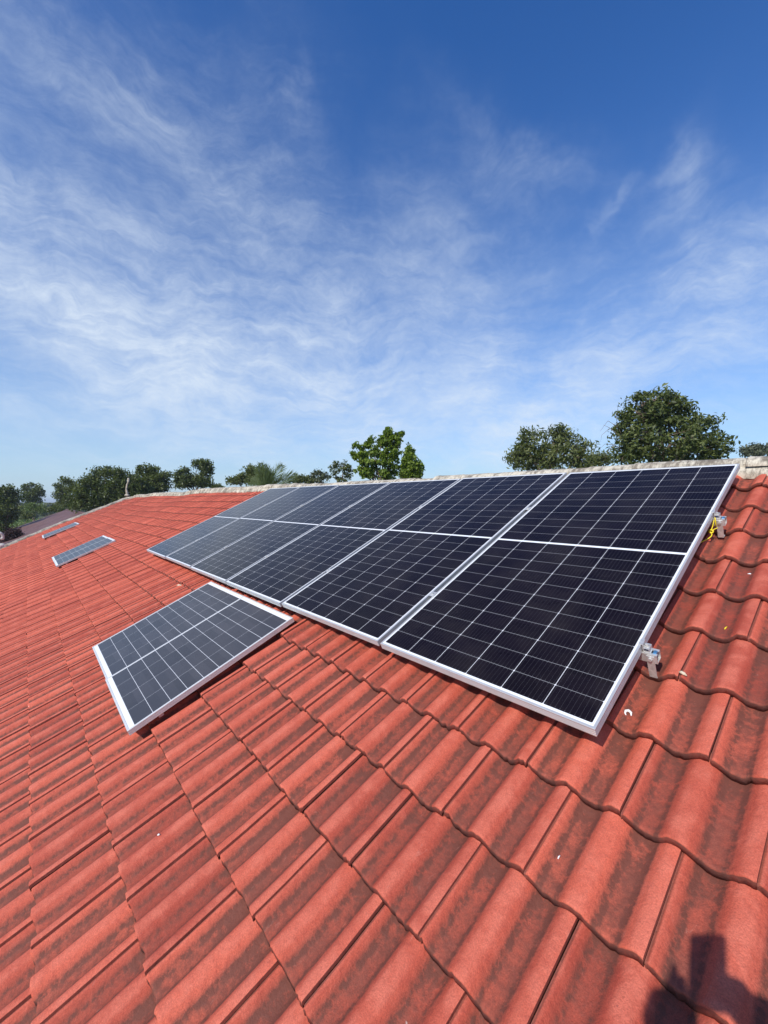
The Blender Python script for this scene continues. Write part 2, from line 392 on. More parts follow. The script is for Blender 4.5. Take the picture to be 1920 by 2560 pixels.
def build_tiles(house, hloc):
    Vs, Fs = [], []; A = {'tile_rand': [], 'prof': [], 'edge': [], 'along': []}; nb = 0
    def template(ns, rows):
        s_ = np.concatenate([[0.0, 0.0035, 0.0055, 0.010], np.linspace(0.018, TW-0.014, ns), [TW-0.007, TW-0.0015]])
        return s_, rows
    sN, rN = template(26, [(0.0, -0.006), (0.0015, -0.0022), (0.005, -0.0004), (0.011, 0.0), (0.05, 0), (0.12, 0), (0.20, 0), (0.27, 0), (0.33, 0)])
    sF, rF = template(13, [(0.0, -0.004), (0.005, 0), (0.12, 0), (0.33, 0)])
    delta = 0.013
    r_ = np.random.default_rng(11)
    for k in range(-2, EAVE_K):
        vn = NOSE0-GAUGE*k
        j0 = (0.115 if k % 2 else 0.2715)
        cw = r_.uniform(-1, 1, 6)
        n0 = int(math.floor((U_L-j0)/TW)); n1 = int(math.ceil((U_R-j0)/TW))
        for n in range(n0, n1):
            uj = j0+n*TW
            if uj > U_R or uj+TW < U_L: continue
            near = uj > -9.0
            s_, rows = (sN, rN) if near else (sF, rF)
            ns, nr = len(s_), len(rows)
            tr = r_.random(); jit = r_.normal(0, 1, 6)*(1.9 if r_.random() < .05 else 0.8)
            x = s_+delta
            prof = wave(x)
            top = prof*T_AMP
            # joint: the tile to the left overlaps; this one starts low, its right lip ends proud
            low = np.where(s_ < 0.0045, -0.010, np.where(s_ < 0.008, -0.0045, np.where(s_ < 0.014, -0.001, 0.0)))
            lip = np.where(s_ > TW-0.034, 0.0016, 0.0)-np.where(s_ > TW-0.003, 0.0012, 0)
            edge_s = np.where(s_ < 0.0045, 0.95, np.where(s_ < 0.007, 0.5, 0.0))
            rag = (r_.normal(0, 0.0013, ns)+np.where(r_.random(ns) < .03, r_.uniform(.003, .008, ns), 0)) if near else np.zeros(ns)
            dv = 0.0026*jit[0]+0.004*math.sin(uj*0.7+cw[0]*3)*cw[1]*(1 if not near else .4)
            dh = 0.0013*jit[1]; rot = 0.0026*jit[2]; du = 0.0011*jit[3]; tl = 0.0022*jit[4]
            S = np.tile(s_, (nr, 1)); RV = np.array([a for a, _ in rows])[:, None]; RH = np.array([b for _, b in rows])[:, None]
            slope = -T_TH*(RV/GAUGE)
            Hh = T_TOP-T_AMP+top+low+lip+RH+slope+dh+tl*(S/TW-0.5)*1.0
            Vv = vn+RV+dv+rot*(S-TW/2)+np.where(RV < 0.012, rag*(1-RV/0.012), 0)
            Uu = uj+S+du-rot*RV
            parts = [(Uu, Vv, Hh, np.tile(prof, (nr, 1)), np.maximum(np.tile(edge_s, (nr, 1)), np.where(RV < 0.001, 0.25, 0)), np.tile(RV/GAUGE, (1, ns)))]
            # nose face (from the rounded top edge down and back under)
            th = 0.027+ (r_.normal(0, 0.0009, ns) if near else 0)
            rr = Hh[0]-0.0
            nU = np.stack([Uu[0]]*3); nV = np.stack([Vv[0], Vv[0]-0.0045, Vv[0]+0.035]); nH = np.stack([rr, Hh[3 if near else 1]-th, Hh[3 if near else 1]-th-0.001])
            parts.append((nU, nV, nH, np.stack([prof]*3), np.ones_like(nU), np.zeros_like(nU)))
            # right-hand wall of the lip
            eU = np.stack([Uu[:, -1], Uu[:, -1]+0.0004]); eV = np.stack([Vv[:, -1]]*2); eH = np.stack([Hh[:, -1], Hh[:, -1]-0.013])
            parts.append((eU, eV, eH, np.ones_like(eU)*.9, np.ones_like(eU)*.8, np.zeros_like(eU)))
            for (a, b, c, pf, ed, al) in parts:
                n_r, n_c = a.shape
                sk = -0.032*np.clip(-b-0.95, 0, 9)
                a = a+sk
                c = c+sag(a, b)
                if uj < U_L+TW or uj > U_R-TW: a = np.clip(a, U_L, U_R)
                b = np.minimum(b, RIDGE_V+0.01)
                P = np.stack([a, b*CA-c*SA, b*SA+c*CA], -1).reshape(-1, 3)
                I = np.arange(n_r*n_c).reshape(n_r, n_c)+nb
                F = np.stack([I[:-1, :-1], I[:-1, 1:], I[1:, 1:], I[1:, :-1]], -1).reshape(-1, 4)
                if a.shape[0] == 3: F = F[:, ::-1]
                Vs.append(P); Fs.append(F); nb += n_r*n_c
                A['tile_rand'].append(np.full(n_r*n_c, tr)); A['prof'].append(pf.ravel()); A['edge'].append(ed.ravel()); A['along'].append(al.ravel())
    V = np.concatenate(Vs)-hloc; F = np.concatenate(Fs)
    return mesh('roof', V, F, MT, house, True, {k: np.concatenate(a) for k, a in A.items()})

hloc = np.array([-10.0, 2.3, GZ])
house = tag(empty('tiled_house', tuple(hloc)), 'long building under a red concrete tile roof with mortared cement ridge', 'building')
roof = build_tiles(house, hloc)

def build_ridge():
    """half-round cement ridge caps bedded in mortar, one band of overlapping lengths"""
    Vs, Fs, nb = [], [], 0
    seg = 0.36; u = U_L; r_ = np.random.default_rng(5)
    ridge_z = lambda uu: sag(uu, np.full_like(uu, 2.45))
    cy, cz = uvh(0, RIDGE_V, -0.14)[1:]
    while u < U_R:
        L_ = min(seg*r_.uniform(.94, 1.06), U_R-u)
        us = np.array([0, 0.002, .03, .05, .3, .6, .9, 1.0])*L_+u
        flare = np.array([.0, .007, .007, .003, .001, 0, 0, 0])
        lift = r_.normal(0, .003); side = r_.normal(0, .004)
        th = np.linspace(R(-8), R(188), 19)
        ring = []
        for uu, fl in zip(us, flare):
            rad = 0.062+fl*.7+lift*.6
            jag = r_.normal(0, .0020, len(th))
            y = cy+side-np.cos(th)*(rad*2.05+jag); z = cz+np.sin(th)*(rad+jag)+0.008+float(ridge_z(np.array([uu]))[0])+lift
            ring.append(np.stack([np.full_like(y, uu), y, z], -1))
        P = np.concatenate(ring); n = len(th); I = np.arange(len(P)).reshape(-1, n)+nb
        Vs.append(P); Fs.append(np.stack([I[:-1, :-1], I[:-1, 1:], I[1:, 1:], I[1:, :-1]], -1).reshape(-1, 4)); nb += len(P)
        u += L_
    mesh('ridge_cap', np.concatenate(Vs)-hloc, np.concatenate(Fs), M_CEMENT, house, False)
    # mortar fillet pressed between the caps and the top course
    us = np.arange(U_L, U_R, 0.035); P = []
    prof = [(2.435, -.150), (2.44, -.116), (2.462, -.100), (2.50, -.085), (2.56, -.08)]
    for i, (v_, h_) in enumerate(prof):
        j = np.convolve(r_.normal(0, 1, len(us)+4), np.ones(5)/3, 'valid')
        vv = v_+j*.012*(1 if i < 3 else 0); hh = h_+j*.004+sag(us, np.full_like(us, 2.45))
        P.append(np.stack([us, vv*CA-hh*SA, vv*SA+hh*CA], -1))
    P = np.stack(P, 1); n = len(prof); I = np.arange(len(us)*n).reshape(-1, n)
    mesh('ridge_mortar', P.reshape(-1, 3)-hloc, np.stack([I[:-1, :-1], I[1:, :-1], I[1:, 1:], I[:-1, 1:]], -1).reshape(-1, 4), M_CEMENT, house, False)
build_ridge()

def build_rest_of_house():
    r_ = np.random.default_rng(9)
    # rear slope (plain tiles seen from nowhere in the photo, but it closes the roof)
    yr, zr = uvh(0, RIDGE_V, -0.16)[1:]
    t_ = math.tan(PITCH); D = 6.2
    us = np.arange(U_L, U_R, .078); k = 26
    P = []
    for i in range(k+1):
        for e in (0, 1):
            y = yr+D*(i+e*0.999)/(k+1); z = zr-(y-yr)*t_+(0.02 if e else 0.0)
            P.append(np.stack([us, np.full_like(us, y), z+0.02*np.cos(2*np.pi*us/.156)], -1))
    P = np.stack(P); n = len(us); I = np.arange(P.shape[0]*n).reshape(-1, n)
    N = P.shape[0]*n
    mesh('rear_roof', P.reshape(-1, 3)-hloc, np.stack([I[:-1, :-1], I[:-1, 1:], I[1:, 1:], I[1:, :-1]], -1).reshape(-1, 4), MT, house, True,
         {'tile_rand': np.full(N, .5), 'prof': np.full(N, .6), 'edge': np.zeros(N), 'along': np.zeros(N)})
    # walls under the eaves with gables
    ve = NOSE0-GAUGE*(EAVE_K-1)
    ye, ze = uvh(0, ve, -0.2)[1:]
    y0, y1 = ye+0.55, yr+D-0.55
    x0, x1 = U_L+0.25, U_R-0.25
    wb = MB()
    for x in (x0, x1):
        s_ = 0.12 if x == x0 else -0.12
        prof = [(y0, GZ), (y1, GZ), (y1, zr-(y1-yr)*t_-0.12), (yr, zr-0.14), (y0, zr-(yr-y0)*t_-0.12)]
        V = [(x, y, z) for y, z in prof]+[(x+s_, y, z) for y, z in prof]
        F = [(0, 1, 2, 3, 4), (9, 8, 7, 6, 5)]+[(i, i+5, (i+1) % 5+5, (i+1) % 5) for i in range(5)]
        wb.add(V, F)
    wb.box((x0+.12, y0, GZ), (x1-.12, y0+.12, zr-(yr-y0)*t_-0.14)); wb.box((x0+.12, y1-.12, GZ), (x1-.12, y1, zr-(y1-yr)*t_-0.14))
    wb.V = [tuple(np.array(p)-hloc) for p in wb.V]
    wb.build('wall', M_WALL, house)
    # verge: mortar-covered barge along the far gable
    vs_ = np.arange(ve-.05, RIDGE_V+.02, .05); prof = [(-.16, -.22), (-.17, -.06), (-.12, -.035), (.03, -.05), (.09, -.10), (.10, -.15)]
    P = []
    for (du, h) in prof:
        j = np.convolve(r_.normal(0, 1, len(vs_)+4), np.ones(5)/4, 'valid')
        hh = h+j*.014+sag(np.full_like(vs_, U_L), vs_); uu = U_L+du+j*.012
        P.append(np.stack([uu, vs_*CA-hh*SA, vs_*SA+hh*CA], -1))
    P = np.stack(P, 1); n = len(prof); I = np.arange(len(vs_)*n).reshape(-1, n)
    mesh('verge', P.reshape(-1, 3)-hloc, np.stack([I[:-1, :-1], I[:-1, 1:], I[1:, 1:], I[1:, :-1]], -1).reshape(-1, 4), M_CEMENT2, house, False)
    P2 = P.copy(); P2[:, :, 0] = U_R-(P[:, :, 0]-U_L); F2 = np.stack([I[:-1, :-1], I[1:, :-1], I[1:, 1:], I[:-1, 1:]], -1).reshape(-1, 4)
    mesh('verge', P2.reshape(-1, 3)-hloc, F2, M_CEMENT2, house, False)
    # apex finial and lower scroll in whitewashed cement
    b0 = uvh(U_L-.03, RIDGE_V-.02, -.10)-hloc
    f = MB()
    f.tube([b0, b0+[0, 0, .14], b0+[.0, -.03, .34], b0+[.02, .0, .55], b0+[.05, .05, .68], b0+[.05, .06, .80], b0+[.04, .04, .88]],
           [.075, .06, .045, .036, .04, .055, .02], 10)
    f.ball(b0+[.05, .06, .82], (.055, .055, .07))
    f.ball(b0+[0, 0, .03], (.12, .12, .07))
    f.build('finial', M_CEMENT, house, True)
    b1 = uvh(U_L-.06, -2.58, -.08)-hloc
    s2 = MB(); pts = []; rad = []
    for i in range(17):
        a = i/16*1.6*math.pi; rr = .30-.17*i/16
        pts.append(b1+np.array([0.0, -.05-rr*math.sin(a)*.9, .42-rr*math.cos(a)])); rad.append(.10-.045*i/16)
    s2.tube(pts, rad, 10); s2.ball(b1+[0, 0, .05], (.16, .2, .13)); s2.ball(pts[-1], .075)
    s2.build('scroll_finial', M_WASH, house, True)
build_rest_of_house()

# ------------------------------------------------------------------ solar panels
def roof_matrix(u, v, h, rz=0.0, tilt_x=0.0, tilt_y=0.0):
    p = uvh(u, v, h)
    return Matrix.Translation(p) @ Matrix.Rotation(PITCH, 4, 'X') @ Matrix.Rotation(rz, 4, 'Z') @ Matrix.Rotation(tilt_x, 4, 'X') @ Matrix.Rotation(tilt_y, 4, 'Y')
def frame_mesh(W, L, H, lip, grooves, parent, mat=None):
    """extruded rail with grooved side, mitred round the panel; origin at the lower-left bottom corner"""
    prof = [(lip, H-.0035), (lip, H), (.0012, H), (0.0, H-.0012)]
    n = grooves
    for i in range(n):
        z = H-.006-(H-.010)*(i+.5)/n
        prof += [(0.0, z+.0016), (.0013, z+.0010), (.0013, z-.0010), (0.0, z-.0016)]
    prof += [(0.0, .001), (.001, 0.0), (.028, 0.0), (.028, .0015), (lip*.35, .0015), (lip*.35, H-.0035)]
    V = []; k = len(prof)
    for cx, cy in ((0, 0), (1, 0), (1, 1), (0, 1)):
        for d, z in prof: V.append((d if cx == 0 else W-d, d if cy == 0 else L-d, z))
    F = []
    for c in range(4):
        for i in range(k):
            a, b = c*k+i, c*k+(i+1) % k; a2, b2 = ((c+1) % 4)*k+i, ((c+1) % 4)*k+(i+1) % k
            F.append((a, a2, b2, b))
    return mesh('frame', V, F, mat or M_ALU, parent)
def slab(name, W, L, lip, z0, z1, mat, parent):
    mb = MB(); mb.box((lip, lip, z0), (W-lip, L-lip, z1)); return mb.build(name, mat, parent)

PW, PL, PH = 1.126, 2.334, 0.035
P_EDGES = [0.0, -1.154, -2.308, -3.462, -4.616, -5.770]
M_CELL = mat_cells('monocrystalline_cells', PW, PL, .0175, .022, 6, 22, .017, .0012, .0008, (0.0070, 0.0048, 0.0078, 1), (0.85, 0.46), 0.10, 10)
def make_panel():
    root = empty('solar_panel')
    frame_mesh(PW, PL, PH, .0092, 3, root)
    slab('glass', PW, PL, .0092, PH-.0062, PH-.0022, M_CELL, root)
    slab('backsheet', PW, PL, .0108, PH-.0080, PH-.0064, M_BACK, root)
    jb = MB(); jb.box((PW/2-.05, PL/2-.03, PH-.030), (PW/2+.05, PL/2+.03, PH-.0082), .004); jb.build('junction_box', simple('black_plastic', (.02, .02, .02), .5), root)
    return root
def copy_tree(o, parent=None):
    c = o.copy(); COL.objects.link(c)
    if parent is not None: c.parent = parent
    for ch in o.children: copy_tree(ch, c)
    return c
P_LABELS = ['nearest and largest black solar panel, the end panel beside the yellow cord',
            'second panel of the long row, between the nearest panel and the third',
            'third panel of the long row counted from the yellow cord end',
            'fourth panel of the long row, just upslope of the nearest pair of small panels',
            'fifth panel of the long row, one in from the panel at the far end',
            'farthest panel of the long row, its outer edge against bare red tiles']
panels = []
p0 = make_panel()
for i, ue in enumerate(P_EDGES):
    o = p0 if i == 0 else copy_tree(p0)
    o.matrix_world = roof_matrix(ue-PW-(0.0 if i else 0.0), 0.004*math.sin(i*2.1), -PH+0.002*math.sin(i*1.7))
    tag(o, P_LABELS[i], 'solar panel', 'long row of full-size solar panels')
    panels.append(o)

SW, SL, SH = 0.905, 1.140, 0.034
M_CELL2 = mat_cells('textured_small_cells', SW, SL, .018, .042, 4, 10, 0.0, .0011, .0014, (0.043, 0.040, 0.044, 1), (0.50, 0.9), 0.30, 0)
def make_small():
    root = empty('small_solar_panel')
    frame_mesh(SW, SL, SH, .0115, 2, root, M_ALUW)
    slab('glass', SW, SL, .0115, SH-.0062, SH-.0022, M_CELL2, root)
    slab('backsheet', SW, SL, .0103, SH-.0080, SH-.0064, M_BACK, root)
    for y, hh in ((.16, .030), (.93, .010)):
        b_ = MB(); b_.box((.03, y, -hh), (SW-.03, y+.03, -.0005), .001); b_.build('support_bar', M_ALU, root)
    return root
S_SPOTS = [  # u, v, h of the lower left corner, turn, forward tilt, label
    (-3.040, -1.155, -.078, -.004, -.028, 'grey small panel standing closest to the camera, right half of the nearest pair'),
    (-3.948, -1.147, -.082, -.004, -.026, 'grey small panel making the left half of the pair closest to the big row'),
    (-11.17, -1.140, -.078, 0, -.02, 'small panel nearer the camera in the middle pair out on the bare tiles'),
    (-12.09, -1.146, -.081, 0, -.02, 'small panel on the far side of the middle pair out on the bare tiles'),
    (-19.10, -1.140, -.078, 0, -.02, 'small panel nearer the camera in the tiny pair beside the gable verge'),
    (-20.02, -1.135, -.081, 0, -.02, 'outermost small panel, on the verge side of the tiny farthest pair')]
s0 = make_small()
for i, (u, v, h, rz, tx, lab) in enumerate(S_SPOTS):
    o = s0 if i == 0 else copy_tree(s0)
    o.matrix_world = roof_matrix(u, v, h+float(sag(u+.4, v+.5)), rz, tx)
    tag(o, lab, 'solar panel', 'small solar panels set down in pairs on the tiles')

# ------------------------------------------------------------------ mounting rails with hooks and clamps
def make_rail(v0, label, hooks):
    root = tag(empty('mounting_rail', mat=roof_matrix(0, v0, -PH)), label, 'rail', 'aluminium rails under the long row')
    r_ = MB()                         # C channel 40 x 40 open at the top; local x=u, y=v, z=h (z=0 is the underside of the panels)
    x0, x1 = -6.95, 0.051
    prof = [(-.02, -.001), (-.02, -.041), (.02, -.041), (.02, -.001), (.008, -.001), (.008, -.004), (.0165, -.004), (.0165, -.037), (-.0165, -.037), (-.0165, -.004), (-.008, -.004), (-.008, -.001)]
    n = len(prof)
    V = [(x0, y, z) for y, z in prof]+[(x1, y, z) for y, z in prof]
    F = [(i, (i+1) % n, (i+1) % n+n, i+n) for i in range(n)]
    F += [(n+0, n+1, n+8, n+9), (n+1, n+2, n+7, n+8), (n+2, n+3, n+6, n+7), (n+3, n+4, n+5, n+6), (n+9, n+10, n+11, n+0)]
    r_.add(V, F); r_.build('rail', M_STEEL, root)
    hook0 = None
    for j, hx in enumerate(hooks):
        h_ = MB()
        h_.box((hx-.014, -.0245, -.1130), (hx+.014, -.0205, -.006), .0008)
        h_.box((hx-.014, -.0200, -.1128), (hx+.014, .004, -.1098), .0008)
        ho = h_.build('roof_hook', M_STEEL, root)
        bt = MB(); bt.tube([(hx, -.0246, -.02), (hx, -.0320, -.02)], .0075, 6); bt.build('bolt', M_STEEL, ho)
    # end clamp beside the outer panel: a Z-shaped block, its bolt and a loose nut lying in the channel
    c_ = MB()
    c_.box((.0035, -.017, .0005), (.030, .017, .0030), .0005); c_.box((.0035, -.017, .0032), (.0058, .017, PH+.0008), .0005)
    c_.box((-.0095, -.017, PH+.0010), (.0058, .017, PH+.0040), .0006); c_.box((.0245, -.017, .0032), (.0268, .017, .022), .0005)
    c_.box((.006, -.017, .0200), (.0243, .017, .0222), .0005)
    co = c_.build('end_clamp', M_STEEL, root)
    b_ = MB(); b_.tube([(.0155, 0, .0224), (.0155, 0, .0300)], .0075, 6); b_.tube([(.0155, 0, .0302), (.0155, 0, .034)], .0035, 8); b_.build('bolt', M_STEEL, co)
    nu = MB(); nu.box((.034, -.011, -.012), (.047, .010, .002), .002); nu.build('channel_nut', M_BLUE, root)
    for k in range(5):
        x = P_EDGES[k]-PW-.0115
        m_ = MB(); m_.box((x-.021, -.022, PH+.0012), (x+.021, .022, PH+.0042), .0008); mo = m_.build('mid_clamp', M_STEEL, root)
        b_ = MB(); b_.tube([(x, 0, PH+.0044), (x, 0, PH+.0115)], .0072, 6); b_.tube([(x, 0, PH-.030), (x, 0, PH+.0010)], .004, 6); b_.build('bolt', M_STEEL, mo)
    return root
make_rail(0.468, 'silver mounting rail end carrying a blue nut, near the lower corner of the largest panel', [0.028, -1.2, -2.4, -3.6, -4.8, -6.0])
make_rail(1.632, 'silver mounting rail end with the yellow cord tied on, below the ridge', [0.027, -1.2, -2.4, -3.6, -4.8, -6.0])

# yellow cord: tied round the upper rail, knotted, its tail running under the panel
def cord():
    mb = MB(); P = lambda u, v, h: uvh(u, v, h)
    def spline(c, n=8):
        c = np.array(c); out = []
        for i in range(len(c)-1):
            p0_, p1, p2, p3 = c[max(i-1, 0)], c[i], c[i+1], c[min(i+2, len(c)-1)]
            for k in range(n):
                t = k/n; out.append(0.5*((2*p1)+(-p0_+p2)*t+(2*p0_-5*p1+4*p2-p3)*t*t+(-p0_+3*p1-3*p2+p3)*t**3))
        out.append(c[-1]); return out
    loop = [P(.010, 1.607, -.078), P(.012, 1.600, -.060), P(.010, 1.606, -.034), P(.004, 1.625, -.033), P(.002, 1.606, -.050), P(-.002, 1.592, -.072), P(-.006, 1.580, -.085)]
    mb.tube(spline(loop), .0028, 6)
    k0 = P(-.006, 1.572, -.092); a = uvh(.3, -.8, .5); a /= np.linalg.norm(a); b = np.cross(a, [1, .2, .1]); b /= np.linalg.norm(b); c = np.cross(a, b)
    coil = [k0+a*(.011*(t/30-.9))*1.5+(b*math.cos(t*.72)+c*math.sin(t*.72))*(.0085+.002*math.sin(t)) for t in range(0, 46)]
    mb.tube(coil, .0034, 6)
    tail = [P(-.006, 1.566, -.098), P(.000, 1.553, -.104), P(-.004, 1.535, -.108), P(-.016, 1.520, -.114), P(-.030, 1.500, -.116), P(-.055, 1.47, -.12), P(-.10, 1.43, -.125)]
    mb.tube(spline(tail), .0028, 6)
    mb.tube(spline([k0, P(.004, 1.580, -.085), P(.016, 1.589, -.080), P(.020, 1.592, -.079)]), .0026, 6)
    o = mb.build('cord', M_YELLOW, None, True)
    tag(o, 'yellow cord knotted round the upper rail end at the right edge of the panel row', 'cord')
cord()

# ------------------------------------------------------------------ scraps lying on the tiles
def tile_h(u, v):                     # height of the tile surface under a scrap
    k = math.ceil((NOSE0-v)/GAUGE); vn = NOSE0-GAUGE*k; j0 = 0.115 if k % 2 else 0.2715
    s_ = (u+0.032*max(0, -v-.95)-j0) % TW
    return T_TOP-T_AMP+float(wave(s_+.013))*T_AMP-T_TH*((v-vn)/GAUGE)+float(sag(u, v))
def scrap(name, u, v, pts, rad, mat, label, cat, flat=None, lift=0.0):
    h = tile_h(u, v)+lift
    mb = MB()
    mb.tube([uvh(u+a, v+b, h+c) for a, b, c in pts], rad, 7)
    o = mb.build(name, mat, None, True)
    o.location = (0, 0, 0)
    tag(o, label, cat)
scrap('plastic_scrap', 0.006, 0.232, [(.012, -.008, .004), (.008, .004, .006), (-.002, .009, .007), (-.011, .004, .006), (-.010, -.008, .005), (-.004, -.013, .004)], [.002, .0045, .0055, .005, .004, .002], M_WHITE, 'curled white plastic scrap on the tile below the lower rail end', 'scrap')
scrap('mortar_chip', 0.125, 0.468, [(-.014, .003, .003), (-.006, .002, .006), (.005, -.002, .006), (.014, -.005, .002)], [.002, .006, .0065, .002], M_MORTAR, 'cream mortar chip lying on a tile nose right of the lower rail end', 'chip')
scrap('strap_snippet', 0.187, 0.832, [(-.002, -.010, .002), (0, 0, .003), (.003, .010, .002)], [.0018, .0028, .0018], M_YELLOW, 'tiny yellow snippet on the bright tile between the two rail ends', 'scrap')
scrap('paint_flake', 0.197, 1.287, [(-.008, 0, .001), (0, .001, .002), (.008, -.001, .001)], [.002, .003, .002], M_WHITE, 'flat white flake on a tile between the yellow cord and yellow snippet', 'flake')
scrap('wood_splinter', -4.62, -0.19, [(-.05, -.010, .006), (-.015, 0, .010), (.035, .010, .010), (.06, .016, .008)], [.004, .010, .009, .003], M_MORTAR, 'pale splinter lying on the tiles left of the nearest small pair', 'splinter')
scrap('paper_flake', 0.008, -0.354, [(0, -.006, .002), (0, .000, .003), (.001, .006, .002)], [.0012, .0022, .0012], M_WHITE, 'small pale flake on the bottom right tiles, just left of the shadow', 'flake')
scrap('lime_speck', -1.322, -1.211, [(-.004, -.004, .002), (0, 0, .004), (.004, .004, .002)], [.002, .0042, .002], M_WHITE, 'lone white speck on the bottom left tiles', 'speck')

# ------------------------------------------------------------------ ground, annex, vegetation
def ground():
    n = 120; xs = np.sign(np.linspace(-1, 1, n))*np.abs(np.linspace(-1, 1, n))**3*4000
    X, Y = np.meshgrid(xs, xs, indexing='ij')
    Z = GZ+0.25*np.sin(X*.05)*np.cos(Y*.06)*np.clip(np.hypot(X, Y)/60-.7, 0, 1)
    I = np.arange(n*n).reshape(n, n)
    o = mesh('ground', np.stack([X, Y, Z], -1).reshape(-1, 3), np.stack([I[:-1, :-1], I[1:, :-1], I[1:, 1:], I[:-1, 1:]], -1).reshape(-1, 4), mat_ground(), None, True)
    tag(o, 'green and straw coloured field reaching the horizon', None, None, 'structure')
ground()

def annex():
    o = tag(empty('annex_building', (-45, 2.36, GZ)), 'low building with dark brown roof sheets past the gable verge', 'building')
    loc = np.array([-45, 2.36, GZ]); t_ = math.tan(R(23)); zr = -.28
    m, t, b, _ = material('brown_roof_sheet')
    c = t.coord('Object'); n1 = t.noise(c, .6, 5, .6); n2 = t.noise(t.v('MULTIPLY', c, (5, .4, 1)), 1.0, 4, .6)
    t.put(b.inputs['Base Color'], t.mix(t.step(t.m('ADD', t.m('MULTIPLY', n1, .5), t.m('MULTIPLY', n2, .5)), .35, .65), (.085, .040, .036, 1), (.15, .075, .065, 1))); b.inputs['Roughness'].default_value = .6
    us = np.arange(-65, -26, .08)
    for sgn, D, nm in ((-1, 6.5, 'roof'), (1, 6.5, 'rear_roof')):
        P = []
        for f in (0, .33, .335, .66, .665, 1.0):
            y = sgn*D*f; st = 0.03*(1 if f in (.335, .665) else 0)
            P.append(np.stack([us, np.full_like(us, 2.36+y), zr-abs(y)*t_-st+.014*np.cos(us*2*np.pi/.24)], -1))
        P = np.stack(P); n = len(us); I = np.arange(P.shape[0]*n).reshape(-1, n)
        F = np.stack([I[:-1, :-1], I[:-1, 1:], I[1:, 1:], I[1:, :-1]], -1).reshape(-1, 4)
        mesh(nm, P.reshape(-1, 3)-loc, F[:, ::-1] if sgn < 0 else F, m, o, False)
    rc = MB(); rc.tube([np.array((-65.05, 2.36, zr+.02))-loc, np.array((-26, 2.36, zr+.02))-loc], .10, 8); rc.build('ridge_cap', m, o, True)
    wb = MB(); wz = zr-5.9*t_-.1
    wb.box(np.array((-64.6, 2.36-5.9, GZ))-loc, np.array((-26.4, 2.36+5.9, wz))-loc)
    V = []
    for x in (-64.6, -26.4):
        V += [np.array((x, 2.36-5.85, wz+.01))-loc, np.array((x, 2.36+5.85, wz+.01))-loc, np.array((x, 2.36, zr-.12))-loc]
    wb.add(V, [(0, 1, 2), (5, 4, 3), (0, 2, 5, 3), (1, 4, 5, 2), (0, 3, 4, 1)])
    wb.build('wall', M_WALL, o)
annex()

